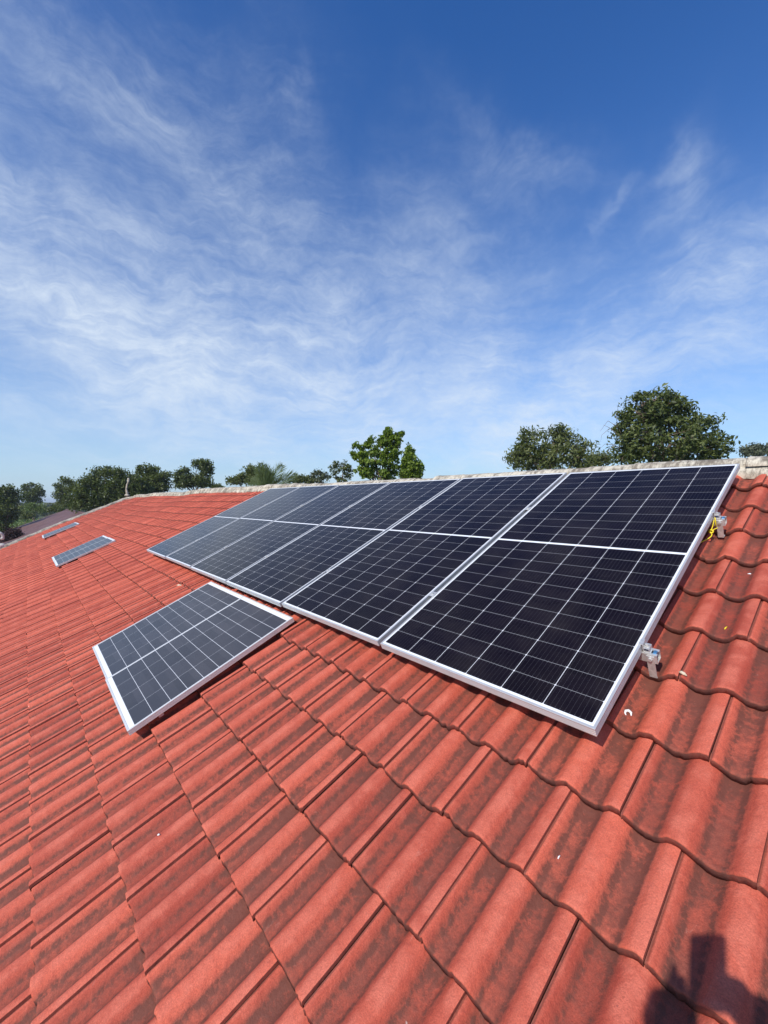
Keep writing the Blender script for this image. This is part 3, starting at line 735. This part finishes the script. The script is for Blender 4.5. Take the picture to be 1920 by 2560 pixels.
def leaf_quads(P, Nrm, size, r_, aspect=0.42, droop=0.3):
    n = len(P)
    d = r_.normal(0, 1, (n, 3)); d[:, 2] -= droop; d /= np.linalg.norm(d, axis=1)[:, None]
    nn = Nrm+r_.normal(0, .6, (n, 3)); nn[:, 2] += .4
    s_ = np.cross(d, nn); s_ /= np.linalg.norm(s_, axis=1)[:, None]+1e-9
    up = np.cross(s_, d)
    L_ = size*r_.uniform(.6, 1.35, n)[:, None]; W_ = L_*aspect
    a = P-d*L_*.5; b = P+s_*W_*.5+up*L_*.06; c = P+d*L_*.5-up*L_*.08; e = P-s_*W_*.5+up*L_*.06
    V = np.stack([a, b, c, e], 1).reshape(-1, 3)
    F = np.arange(4*n).reshape(n, 4)
    return V, F
def tree(name, label, cat, depth, base_px, lobes, mat, leaf=.11, nleaf=16000, clus=.34, group=None, trunk_r=.16, seed=1, twigs=None, ground_z=None,
         fill=.35, per=40, aspect=.45, sub=1.0, trunk_vis=True, dspread=.85):
    """lobes in picture directions carried to their real distance: (px, py, rx, ry)"""
    r_ = np.random.default_rng(seed)
    gz = GZ if ground_z is None else ground_z
    k = depth/FPX
    base = at(base_px, 1253, depth); base[2] = gz
    fh = base-CAM; fh[2] = 0; fh /= np.linalg.norm(fh); rt = np.array([fh[1], -fh[0], 0])
    root = tag(empty(name, tuple(base)), label, cat, group)
    C, Rr = [], []
    for (px, py, rx, ry) in lobes:
        c = at(px, py, depth); C.append(c-base+fh*r_.uniform(-.3, .3)*rx*k); Rr.append((max(rx*k-clus*.45, rx*k*.5), max(ry*k-clus*.35, ry*k*.5)))
    C = np.array(C); Rr = np.array(Rr)
    area = Rr[:, 0]*Rr[:, 1]; share = area/area.sum()
    ncl = max(8, int(nleaf/per)); P = []; Nn = []; br = MB(); ends = []
    tops = C[:, 2].max()
    fork = np.array([0, 0, max(.8, (C[:, 2]-Rr[:, 1]).min()*.9)])
    wob = r_.normal(0, .08, 3)
    br.tube([np.zeros(3), fork*.35+wob*[1, 1, 0], fork*.7, fork], [trunk_r*1.35, trunk_r, trunk_r*.85, trunk_r*.75], 9)
    for i, (c, (rx, ry)) in enumerate(zip(C, Rr)):
        n = max(3, int(ncl*share[i]))
        d = r_.normal(0, 1, (n, 3)); d /= np.linalg.norm(d, axis=1)[:, None]
        rad = np.where(r_.random(n) < fill, r_.uniform(.15, .75, n), r_.uniform(.78, 1.06, n))[:, None]
        off = d*rad
        cc = c+off[:, :1]*rt*rx+off[:, 1:2]*fh*rx*dspread+off[:, 2:3]*np.array([0, 0, 1])*ry
        start = fork*(1-.15)+c*.0
        mid = (fork+c)/2+np.array([0, 0, -.12*np.linalg.norm(c-fork)])*.5+r_.normal(0, .08, 3)
        lr = trunk_r*.5*(share[i]/share.max())**.4
        br.tube([fork*.98, mid, c-[0, 0, ry*.25], c+[0, 0, ry*.5]], [lr*1.15, lr*.85, lr*.6, lr*.15], 6)
        for q_ in cc[:min(len(cc), 26)]:
            s0_ = c+(q_-c)*.0-np.array([0, 0, ry*.25])*(1 if q_[2] < c[2]+ry*.3 else -.2)
            m_ = (s0_+q_)/2+r_.normal(0, .05, 3)*rx
            br.tube([s0_, m_, q_], [lr*.32, lr*.2, lr*.05], 4, False)
        for q_, dd in zip(cc, d):
            m = max(4, int(per*r_.uniform(.5, 1.5))); s_ = clus*sub*r_.uniform(.6, 1.3)
            g_ = r_.normal(0, 1, (m, 3)); g_ = g_/np.maximum(1, np.linalg.norm(g_, axis=1)/1.9)[:, None]
            P.append(q_+g_*s_*[.62, .62, .48]); Nn.append(np.tile(dd, (m, 1)))
    P = np.concatenate(P); Nn = np.concatenate(Nn)
    V, F = leaf_quads(P, Nn, leaf, r_, aspect)
    rn = np.repeat(np.clip(r_.normal(.45, .25, len(P)), 0, 1), 4)
    br.build('trunk', M_BARK, root, True)
    mesh('crown', V, F, mat, root, False, {'rnd': rn})
    if twigs:
        tb = MB()
        for (pts, rad) in twigs:
            tb.tube([at(x, y, depth)-base for x, y in pts], rad, 5)
        tb.build('bare_branch', M_BARK, root, True)
    return root
L_DARK = mat_leaf('dark_leaf', (.034, .052, .012), (.165, .195, .055), .28)
L_OLIVE = mat_leaf('olive_leaf', (.050, .070, .018), (.195, .215, .070), .30)
L_BRIGHT = mat_leaf('bright_leaf', (.085, .140, .016), (.270, .350, .055), .40)
L_SHRUB = mat_leaf('sunlit_shrub_leaf', (.070, .105, .025), (.220, .270, .085), .3)
L_FAR = mat_leaf('far_leaf', (.055, .070, .036), (.135, .145, .075), .2)
L_RED = mat_leaf('maroon_leaf', (.030, .012, .014), (.075, .030, .030), .2)
L_GRASS = mat_leaf('grass_blade', (.085, .130, .025), (.230, .280, .075), .3)
L_PALM = mat_leaf('palm_leaf', (.040, .070, .018), (.140, .180, .055), .25)

G_T = 'trees standing beyond the roof'
# right: big dark tree with a bare branch, mid tree, far pair
tree('broadleaf_tree', 'largest dark dense tree with bare twigs on its left, rising over the ridge at right', 'tree', 19, 1665,
     [(1606, 1028, 56, 44), (1640, 1008, 60, 40), (1672, 1040, 70, 56), (1588, 1080, 52, 50), (1735, 1072, 62, 50), (1640, 1105, 100, 56), (1765, 1112, 58, 42), (1796, 1136, 40, 26),
      (1572, 1136, 46, 30), (1556, 1150, 34, 22), (1702, 1010, 34, 28), (1572, 1052, 28, 30), (1700, 1120, 90, 40)], L_DARK, .20, 12500, .25, G_T, .20, 3, fill=.18, per=26, aspect=.40,
     twigs=[([(1590, 1130), (1560, 1100), (1525, 1070), (1508, 1062)], [.03, .02, .012, .004]), ([(1560, 1100), (1545, 1068), (1520, 1052), (1500, 1078)], [.02, .014, .01, .004]),
            ([(1575, 1135), (1535, 1112), (1512, 1110), (1500, 1122)], [.025, .016, .008, .003]), ([(1545, 1068), (1540, 1040), (1545, 1022)], [.014, .009, .003]),
            ([(1535, 1112), (1518, 1130), (1512, 1150)], [.013, .008, .003]), ([(1525, 1070), (1504, 1088), (1502, 1105)], [.01, .006, .003])])
tree('broadleaf_tree', 'mid green rounded tree of three lobes, left of the largest dark tree', 'tree', 27, 1370,
     [(1385, 1115, 66, 50), (1320, 1120, 46, 48), (1300, 1140, 36, 34), (1445, 1135, 44, 44), (1375, 1150, 85, 34), (1290, 1155, 28, 22), (1400, 1088, 38, 26), (1465, 1160, 30, 28), (1310, 1088, 22, 22)],
     L_OLIVE, .26, 7500, .34, G_T, .16, 4, fill=.25, per=26, aspect=.36)
tree('broadleaf_tree', 'low greyish green tree top at the right edge above the ridge', 'tree', 55, 1885,
     [(1866, 1124, 16, 10), (1885, 1120, 20, 12), (1908, 1124, 18, 10), (1938, 1119, 22, 14), (1890, 1134, 36, 10)], L_FAR, .32, 2600, .55, G_T, .15, 5, per=26)
tree('shrub', 'thin low bush tip peeking over the ridge between two larger trees', 'shrub', 24, 1495,
     [(1500, 1150, 22, 22), (1520, 1145, 16, 18), (1480, 1160, 20, 16)], L_OLIVE, .14, 1500, .3, G_T, .05, 6, per=30)
# centre: bright light-green tree and its conical neighbour
tree('broadleaf_tree', 'bright yellow-green loose tree over the middle of the ridge, tallest there', 'tree', 22, 950,
     [(978, 1082, 15, 18), (968, 1102, 20, 18), (990, 1108, 24, 26), (1004, 1096, 9, 16), (952, 1104, 13, 14), (926, 1102, 13, 14), (912, 1118, 18, 14), (890, 1118, 11, 11), (886, 1138, 12, 12), (905, 1140, 22, 18),
      (935, 1130, 22, 18), (978, 1138, 26, 22), (960, 1152, 26, 18), (920, 1160, 28, 16), (912, 1182, 26, 18), (945, 1182, 30, 20), (975, 1186, 20, 16), (985, 1165, 14, 14)], L_BRIGHT, .19, 6200, .14, G_T, .10, 7, fill=.25, per=26, aspect=.55)
tree('conical_tree', 'pointed narrow green tree touching the right side of the bright loose tree', 'tree', 22, 1025,
     [(1022, 1122, 9, 16), (1023, 1138, 16, 16), (1026, 1158, 23, 22), (1026, 1182, 30, 26), (1040, 1172, 18, 22)], L_BRIGHT, .17, 4200, .17, G_T, .07, 8, fill=.35, per=26, aspect=.5)
tree('broadleaf_tree', 'small airy tree with a visible forked trunk, left of the bright tree', 'tree', 34, 848,
     [(835, 1162, 16, 12), (858, 1168, 20, 16), (868, 1180, 14, 16), (838, 1185, 14, 12), (855, 1195, 24, 14)], L_DARK, .20, 1300, .22, G_T, .11, 9, fill=.2, per=18)
tree('broadleaf_tree', 'small grey-green wispy tree beside the airy forked one', 'tree', 40, 800,
     [(795, 1182, 16, 10), (812, 1190, 14, 12), (785, 1192, 12, 10), (800, 1202, 24, 10)], L_FAR, .24, 1000, .26, G_T, .09, 10, fill=.2, per=16)
tree('shrub', 'low dark bush over the ridge right of the palm fronds', 'shrub', 40, 752,
     [(750, 1196, 16, 10), (765, 1200, 16, 10), (775, 1203, 14, 8), (740, 1203, 14, 8)], L_OLIVE, .24, 1500, .34, G_T, .09, 11, per=26)
tree('broadleaf_tree', 'olive bushy tree just left of the palm', 'tree', 38, 625,
     [(630, 1178, 16, 18), (612, 1192, 26, 16), (590, 1200, 22, 12), (640, 1200, 30, 16), (660, 1195, 16, 16)], L_OLIVE, .22, 4200, .38, G_T, .12, 12, per=30)
tree('shrub', 'small dark bush alone on the ridge line between two tree groups', 'shrub', 60, 538,
     [(532, 1217, 14, 6), (548, 1217, 14, 6), (540, 1214, 10, 5)], L_OLIVE, .30, 700, .35, G_T, .09, 13, per=22)
# left of centre
tree('broadleaf_tree', 'flat-topped dark tree of two tiers, above the far end of the ridge', 'tree', 48, 490,
     [(510, 1165, 24, 17), (490, 1158, 12, 10), (520, 1178, 18, 12), (460, 1180, 18, 12), (448, 1195, 18, 16), (478, 1198, 26, 16), (505, 1200, 26, 14), (460, 1210, 26, 12), (515, 1212, 20, 10)],
     L_DARK, .28, 7000, .42, G_T, .16, 14, fill=.3, per=30)
tree('broadleaf_tree', 'rounded tree with ragged top between the finial and flat-topped tree', 'tree', 42, 385,
     [(370, 1180, 26, 20), (352, 1172, 12, 12), (400, 1195, 24, 18), (360, 1205, 30, 20), (400, 1212, 26, 16), (415, 1188, 16, 10), (345, 1215, 22, 20), (375, 1218, 40, 16)],
     L_DARK, .25, 8000, .40, G_T, .16, 15, fill=.35, per=30)
tree('broadleaf_tree', 'broad dense dark tree spreading behind the finial', 'tree', 40, 265,
     [(262, 1182, 34, 20), (305, 1190, 30, 20), (225, 1200, 28, 22), (250, 1225, 50, 30), (310, 1225, 46, 32), (205, 1232, 26, 24), (350, 1225, 30, 20), (235, 1258, 46, 24), (195, 1258, 20, 20), (300, 1250, 60, 22), (340, 1208, 22, 20)],
     L_DARK, .25, 17000, .42, G_T, .2, 16, fill=.4, per=32)
tree('broadleaf_tree', 'tall grey-green tree with an open layered crown, left of the broad dense tree', 'tree', 60, 160,
     [(165, 1202, 20, 10), (150, 1215, 16, 10), (180, 1215, 14, 12), (165, 1228, 22, 14), (150, 1240, 18, 12), (172, 1248, 22, 14), (160, 1262, 20, 12)],
     L_OLIVE, .30, 4200, .42, G_T, .16, 17, fill=.3, per=24)
tree('broadleaf_tree', 'dark umbrella-shaped tree farther off at left', 'tree', 78, 82,
     [(78, 1215, 18, 7), (64, 1224, 12, 8), (95, 1225, 16, 9), (82, 1232, 24, 10), (104, 1235, 10, 7), (75, 1243, 18, 10), (85, 1252, 22, 9)],
     L_DARK, .36, 3600, .48, G_T, .2, 18, fill=.3, per=24)
tree('broadleaf_tree', 'dark tall tree cut by the left edge of the picture', 'tree', 46, 8,
     [(18, 1222, 20, 14), (30, 1240, 18, 16), (5, 1240, 30, 24), (25, 1265, 24, 24), (0, 1280, 34, 30), (14, 1300, 18, 20), (-20, 1250, 30, 40), (2, 1325, 20, 20)],
     L_DARK, .26, 10000, .42, G_T, .2, 19, fill=.45, per=32)
# shrubs in the field at left
for (lab, dep, px, lobes, mt, lf, n, sd) in [
    ('broad sunlit olive shrub in the middle of the field, below the umbrella-shaped tree', 66, 85, [(75, 1264, 16, 9), (95, 1266, 20, 9), (62, 1272, 14, 9), (85, 1276, 28, 9), (105, 1276, 14, 8)], L_SHRUB, .24, 2600, 21),
    ('small dark shrub in the field, below the broad olive shrub', 58, 62, [(62, 1284, 10, 6), (72, 1288, 12, 6), (66, 1293, 14, 6)], L_OLIVE, .24, 900, 22),
    ('low shrub where the field meets the broad dense tree', 55, 130, [(128, 1274, 12, 6), (142, 1270, 12, 7), (152, 1274, 12, 7)], L_OLIVE, .24, 900, 23),
    ('maroon leaved shrub covering the lower end of the brown roof', 34, 34, [(34, 1326, 14, 9), (22, 1332, 14, 10), (42, 1336, 12, 10), (30, 1344, 18, 14), (16, 1348, 16, 14)], L_RED, .15, 3200, 24)]:
    tree('shrub', lab, 'shrub', dep, px, lobes, mt, lf, n, .34, 'shrubs in the field at left', .05, sd, per=26)

def palm():
    d = 30; root_px = 672
    base = at(root_px, 1253, d); base[2] = GZ
    root = tag(empty('palm_tree', tuple(base)), 'palm with feathery upright fronds showing above the ridge', 'palm', G_T)
    k = d/FPX; r_ = np.random.default_rng(31)
    crown = at(665, 1238, d)-base
    t = MB(); t.tube([(0, 0, 0), crown*.5+[.1, 0, 0], crown], [.2, .15, .13], 10); t.build('trunk', M_BARK, root, True)
    # frond tips in picture direction
    tips = [(652, 1158, 0), (662, 1162, .2), (645, 1166, -.2), (672, 1172, .3), (657, 1172, .4), (679, 1184, -.3), (706, 1163, .1), (742, 1187, .0), (736, 1196, .3), (640, 1192, .5), (628, 1205, .4)]
    for (px, py, dd) in tips:
        fb = MB(); rnd = []
        tip = at(px, py, d+dd)-base
        mid = (crown+tip)/2+np.array([0, 0, .28*np.linalg.norm(tip-crown)*abs(px-662)/90])
        pts = [(1-s_)**2*crown+2*s_*(1-s_)*mid+s_**2*tip for s_ in np.linspace(0, 1, 14)]
        fb.tube(pts, list(np.linspace(.03, .006, 14)), 5)
        V = list(fb.V); F = list(fb.F)
        for s_ in np.linspace(.10, 1, 60):
            p = (1-s_)**2*crown+2*s_*(1-s_)*mid+s_**2*tip
            tg = 2*(1-s_)*(mid-crown)+2*s_*(tip-mid); tg /= np.linalg.norm(tg)
            side = np.cross(tg, FH+r_.normal(0, .25, 3)); side /= np.linalg.norm(side)
            ln = .95*math.sin(math.pi*min(1, s_*.8+.2))**.7*(.75+.5*r_.random())
            for sg in (-1, 1):
                e = tg*.88+side*sg*.40+r_.normal(0, .09, 3)-np.array([0, 0, .12]); e /= np.linalg.norm(e)
                wv = np.cross(e, side); wv = wv/np.linalg.norm(wv)*.045
                b = len(V); V += [p-wv, p+e*ln*.5+side*.012, p+e*ln, p+e*ln*.5-side*.02]; F.append((b, b+1, b+2, b+3))
        rn = r_.uniform(.1, .8)+r_.normal(0, .12, len(V))
        mesh('frond', V, F, L_PALM, root, False, {'rnd': np.clip(rn, 0, 1)})
palm()

def far_woods():
    """the wood along the horizon: one mass"""
    r_ = np.random.default_rng(41); P = []
    for i in range(560):
        a = r_.uniform(-1.25, 1.25); D = r_.uniform(150, 330)
        fr = FH*math.cos(a)+np.cross(FH, [0, 0, 1])*math.sin(a)
        c = np.array([CAM[0], CAM[1], 0])+fr*D
        hgt = r_.uniform(2.5, 5.2)*(.7+D/600); rad = r_.uniform(2.5, 6)
        m = 120; g = r_.normal(0, 1, (m, 3)); g /= np.maximum(np.linalg.norm(g, axis=1)[:, None], .7)
        p = c+g*[rad, rad, hgt*.5]; p[:, 2] += GZ+hgt*.5; P.append(p)
    P = np.concatenate(P)
    V, F = leaf_quads(P, np.zeros_like(P)+[0, 0, .3], 1.3, r_, .8)
    o = mesh('distant_wood', V, F, L_FAR, None, False, {'rnd': np.repeat(r_.random(len(P)), 4)})
    tag(o, 'hazy line of distant woodland along the horizon', 'wood', None, 'stuff')
far_woods()
def field_grass():
    r_ = np.random.default_rng(43); n = 26000
    px = r_.uniform(-60, 330, n); dep = 44+80*r_.random(n)**1.3
    d = FH[None]*1.0+RT[None]*((px-960)/FPX)[:, None]; P = CAM+d*dep[:, None]; P[:, 2] = GZ
    keep = ~((P[:, 0] > -66) & (P[:, 0] < -25) & (np.abs(P[:, 1]-2.36) < 7)); P = P[keep]; n = len(P)
    hgt = r_.uniform(.25, .75, n); 
    P[:, 2] += hgt*.5
    d_ = np.stack([r_.normal(0, .3, n), r_.normal(0, .3, n), np.ones(n)], -1); d_ /= np.linalg.norm(d_, axis=1)[:, None]
    s_ = np.cross(d_, r_.normal(0, 1, (n, 3))); s_ /= np.linalg.norm(s_, axis=1)[:, None]; wd = (.10+.2*r_.random(n))[:, None]
    h2 = hgt[:, None]*.5
    V = np.stack([P-d_*h2-s_*wd*.4, P-d_*h2+s_*wd*.4, P+d_*h2+s_*wd, P+d_*h2-s_*wd*.6], 1).reshape(-1, 3)
    o = mesh('field_grass', V, np.arange(4*n).reshape(n, 4), L_GRASS, None, False, {'rnd': np.repeat(r_.random(n), 4)})
    tag(o, 'tall light green grass in the field at far left', 'grass', None, 'stuff')
field_grass()

# ------------------------------------------------------------------ the photographer, standing behind the phone, whose shadow falls on the tiles
def rem(o, vox, it=4):
    a = o.modifiers.new('remesh', 'REMESH'); a.mode = 'VOXEL'; a.voxel_size = vox; a.use_smooth_shade = True
    s_ = o.modifiers.new('smooth', 'SMOOTH'); s_.iterations = it; s_.factor = .5
    return o
def photographer():
    Z = np.array([0, 0, 1.0]); F_ = FH; Rr = np.cross(FH, [0, 0, 1])
    J = lambda f, r_, z: CAM+F_*f+Rr*r_+Z*z
    head = J(-.39, .03, -.06)
    roof_z = lambda p: (p[1]*math.tan(PITCH)-.115/CA)
    pel = J(-.47, .05, -.80); chest = J(-.45, .04, -.40); neck = J(-.44, .035, -.24)
    footL = J(-.40, -.10, 0); footR = J(-.56, .20, 0)
    footL[2] = roof_z(footL); footR[2] = roof_z(footR)
    shL, shR = chest+Rr*-.175+Z*.10, chest+Rr*.175+Z*.10
    ph = CAM-RT*.022-UP*.058-FW*.0095            # phone centre
    haL = ph-Rr*.064-UP*.062-F_*.012; haR = ph+Rr*.055-UP*.060-F_*.012
    elL = J(-.22, -.20, -.28); elR = J(-.16, .44, -.12)
    skin = simple('skin', (.42, .24, .16), .55, 0, .06, 30)
    body = MB()
    def limb(pts, rad): body.tube(pts, rad, 12); [body.ball(p, r_) for p, r_ in zip(pts, rad)]
    limb([pel, (pel+chest)/2, chest, chest+Z*.10], [.13, .125, .14, .11]); limb([neck-Z*.06, neck+Z*.03, head-Z*.05], [.065, .056, .058])
    limb([chest+Z*.10-Rr*.09, shL], [.09, .062]); limb([chest+Z*.10+Rr*.09, shR], [.09, .062])
    body.ball(head, (.088, .088, .118), 16, 12); body.ball(head+F_*.055-Z*.055, (.045, .045, .05))
    body.tube([head+F_*.085+Z*.02, head+F_*.108-Z*.02], [.010, .016], 8)                 # nose
    for sg in (-1, 1):
        body.ball(head+Rr*sg*.088-Z*.005, (.012, .018, .03))                              # ears
        body.ball(head+F_*.076+Rr*sg*.032+Z*.012, .017)
    for sh, el, ha, sg in ((shL, elL, haL, -1), (shR, elR, haR, 1)):
        limb([sh, (sh+el)/2, el], [.055, .048, .041]); wr = ha+(el-ha)/np.linalg.norm(el-ha)*.07
        limb([el, el*.6+wr*.4, wr], [.041, .040, .028])
        if sg < 0: body.ball(ha-Rr*.050-UP*.004, (.026, .026, .034)); body.ball(ha-Rr*.052-UP*.035, (.03, .03, .04)); limb([ha-Rr*.030-UP*.03, ha-UP*.02], [.030, .030])
        # palm beside the phone edge, thumb on the screen side, four fingers curling round the back
        palm_c = ha+Rr*sg*.012
        limb([wr, palm_c], [.026, .030]); limb([palm_c-UP*.016, palm_c+UP*.018], [.024, .021])
        body.tube([palm_c-UP*.004-F_*.014, palm_c+UP*.022-F_*.020-Rr*sg*.012, palm_c+UP*.038-F_*.016-Rr*sg*.030], [.012, .010, .0075], 8)
        body.ball(palm_c+UP*.038-F_*.016-Rr*sg*.030, .0078)
        for i in range(4):
            o_ = UP*(.030-.0185*i); ln = (.92, 1.0, .95, .78)[i]
            a = palm_c+o_+Rr*sg*.006; b = palm_c+o_+Rr*sg*(.010)+F_*.017; c = b-Rr*sg*.024*ln+F_*.008+UP*.002; e = c-Rr*sg*.020*ln-F_*.004
            body.tube([a, b, c, e], [.0098, .0092, .0085, .0070], 8); [body.ball(q_, r2) for q_, r2 in ((b, .0093), (c, .0086), (e, .0071))]
    if True:
        # left forefinger stands off the phone, as its shadow does
        a = haL-Rr*.012+UP*.03; body.tube([a, a+UP*.030-Rr*.016, a+UP*.052-Rr*.008], [.0095, .009, .0075], 8); body.ball(a+UP*.052-Rr*.008, .0076)
    for hip, ft in ((pel-Rr*.085, footL), (pel+Rr*.085, footR)):
        kn = (hip+ft)/2+F_*.05; ank = ft+Z*.09
        limb([hip, kn, ank], [.085, .058, .04])
        limb([ank-Z*.03, ft+F_*.12+Z*(.035+.12*F_[1]*math.tan(PITCH))], [.042, .036])
    bo = body.build('person', skin, None, True); rem(bo, .0062, 3)
    tag(bo, 'person on the roof holding up a phone, whose dark shadow falls at lower right', 'person')
    sh = MB(); rr = simple('navy_cotton', (.05, .07, .14), .9, 0, .15, 40, .3, 120)
    sh.tube([pel-Z*.08, pel+Z*.06, (pel+chest)/2, chest, chest+Z*.11, chest+Z*.15], [.155, .15, .145, .162, .13, .08], 16)
    for s_, el, sg in ((shL, elL, -1), (shR, elR, 1)):
        sh.tube([chest+Z*.10+Rr*sg*.05, s_, s_*.45+el*.55], [.11, .078, .066], 12); sh.ball(s_, .078); sh.ball(el, .060)
        ha_ = haL if sg < 0 else haR; w_ = ha_+(el-ha_)/np.linalg.norm(el-ha_)*.075-Rr*(.045 if sg < 0 else 0)
        sh.tube([s_*.45+el*.55, el], [.066, .060], 12); sh.tube([el, el*.5+w_*.5, w_], [.062, .060, .050] if sg > 0 else [.078, .078, .066], 12)
    so_ = sh.build('shirt', rr, bo, True); rem(so_, .012, 6)
    tr = MB(); tm = simple('grey_trouser_cloth', (.10, .10, .11), .9, 0, .15, 40, .3, 120)
    tr.tube([pel+Z*.04, pel-Z*.06], [.15, .145], 14)
    for hip, ft in ((pel-Rr*.085, footL), (pel+Rr*.085, footR)):
        kn = (hip+ft)/2+F_*.05; tr.tube([hip, kn, ft+Z*.08], [.105, .075, .062], 12); tr.ball(hip, .105); tr.ball(kn, .075)
    to = tr.build('trousers', tm, bo, True); rem(to, .012, 6)
    hr = MB(); hr.ball(head+Z*.03-F_*.012, (.096, .096, .108), 16, 12)
    hb = hr.build('hair', simple('black_hair', (.015, .012, .011), .6, 0, .2, 90, .5, 300), bo, True)
    hb.data.update()
    # drop hair off the face
    for v_ in hb.data.vertices:
        c = np.array(v_.co); dlt = c-head
        if dlt @ F_ > .03 and dlt[2] < .065: v_.co = head+(dlt-F_*(dlt @ F_-.02))*.86
    # the phone, held in portrait
    pe = tag(empty('mobile_phone', mat=Matrix(((RT[0], UP[0], -FW[0], ph[0]), (RT[1], UP[1], -FW[1], ph[1]), (RT[2], UP[2], -FW[2], ph[2]), (0, 0, 0, 1))) @ Matrix.Diagonal((1.12, 1.06, 1, 1))),
             'black mobile phone held upright by the person casting the shadow', 'phone')
    pb = MB(); 
    def rr_ring(wx, wy, rc, z): return [(sx*(wx-rc)+rc*math.cos(a), sy*(wy-rc)+rc*math.sin(a), z) for q0, sx, sy in ((0, 1, 1), (1, -1, 1), (2, -1, -1), (3, 1, -1)) for a in np.linspace(q0*math.pi/2, (q0+1)*math.pi/2, 6)]
    rg = [rr_ring(.0360, .0765, .0105, -.004), rr_ring(.0375, .078, .012, -.0025), rr_ring(.0375, .078, .012, .002), rr_ring(.0360, .0765, .0105, .0035)]
    pb.add([p for r0 in rg for p in r0], [tuple(range(23, -1, -1)), tuple(range(72, 96))]+[(j*24+i, j*24+(i+1) % 24, j*24+24+(i+1) % 24, j*24+24+i) for j in range(3) for i in range(24)]); pb.build('case', simple('phone_black', (.02, .02, .022), .35), pe)
    ps = MB(); ps.box((-.0345, -.074, .0037), (.0345, .074, .0042)); ps.build('screen', simple('phone_glass', (.01, .01, .012), .08), pe)
    lb = MB(); lb.box((.008, .040, -.0058), (.034, .070, -.0042), .0006); lb.build('camera_island', simple('phone_lens', (.03, .03, .03), .2), pe)
photographer()

# ------------------------------------------------------------------ thin haze over the fields
def haze():
    mb = MB(); mb.box((-4200, -4200, GZ-1.5), (4200, 4200, 11.0)); o = mb.build('haze', None)
    m = bpy.data.materials.new('haze_air'); m.use_nodes = True; t = NT(m.node_tree); t.n.clear()
    v = t.node('ShaderNodeVolumePrincipled'); v.inputs['Color'].default_value = (.82, .90, 1.0, 1); v.inputs['Density'].default_value = 0.00045; v.inputs['Anisotropy'].default_value = 0.2
    t.l.new(v.outputs[0], t.node('ShaderNodeOutputMaterial').inputs['Volume'])
    o.data.materials.append(m); tag(o, 'thin pale blue haze over the fields', None, None, 'stuff')
haze()
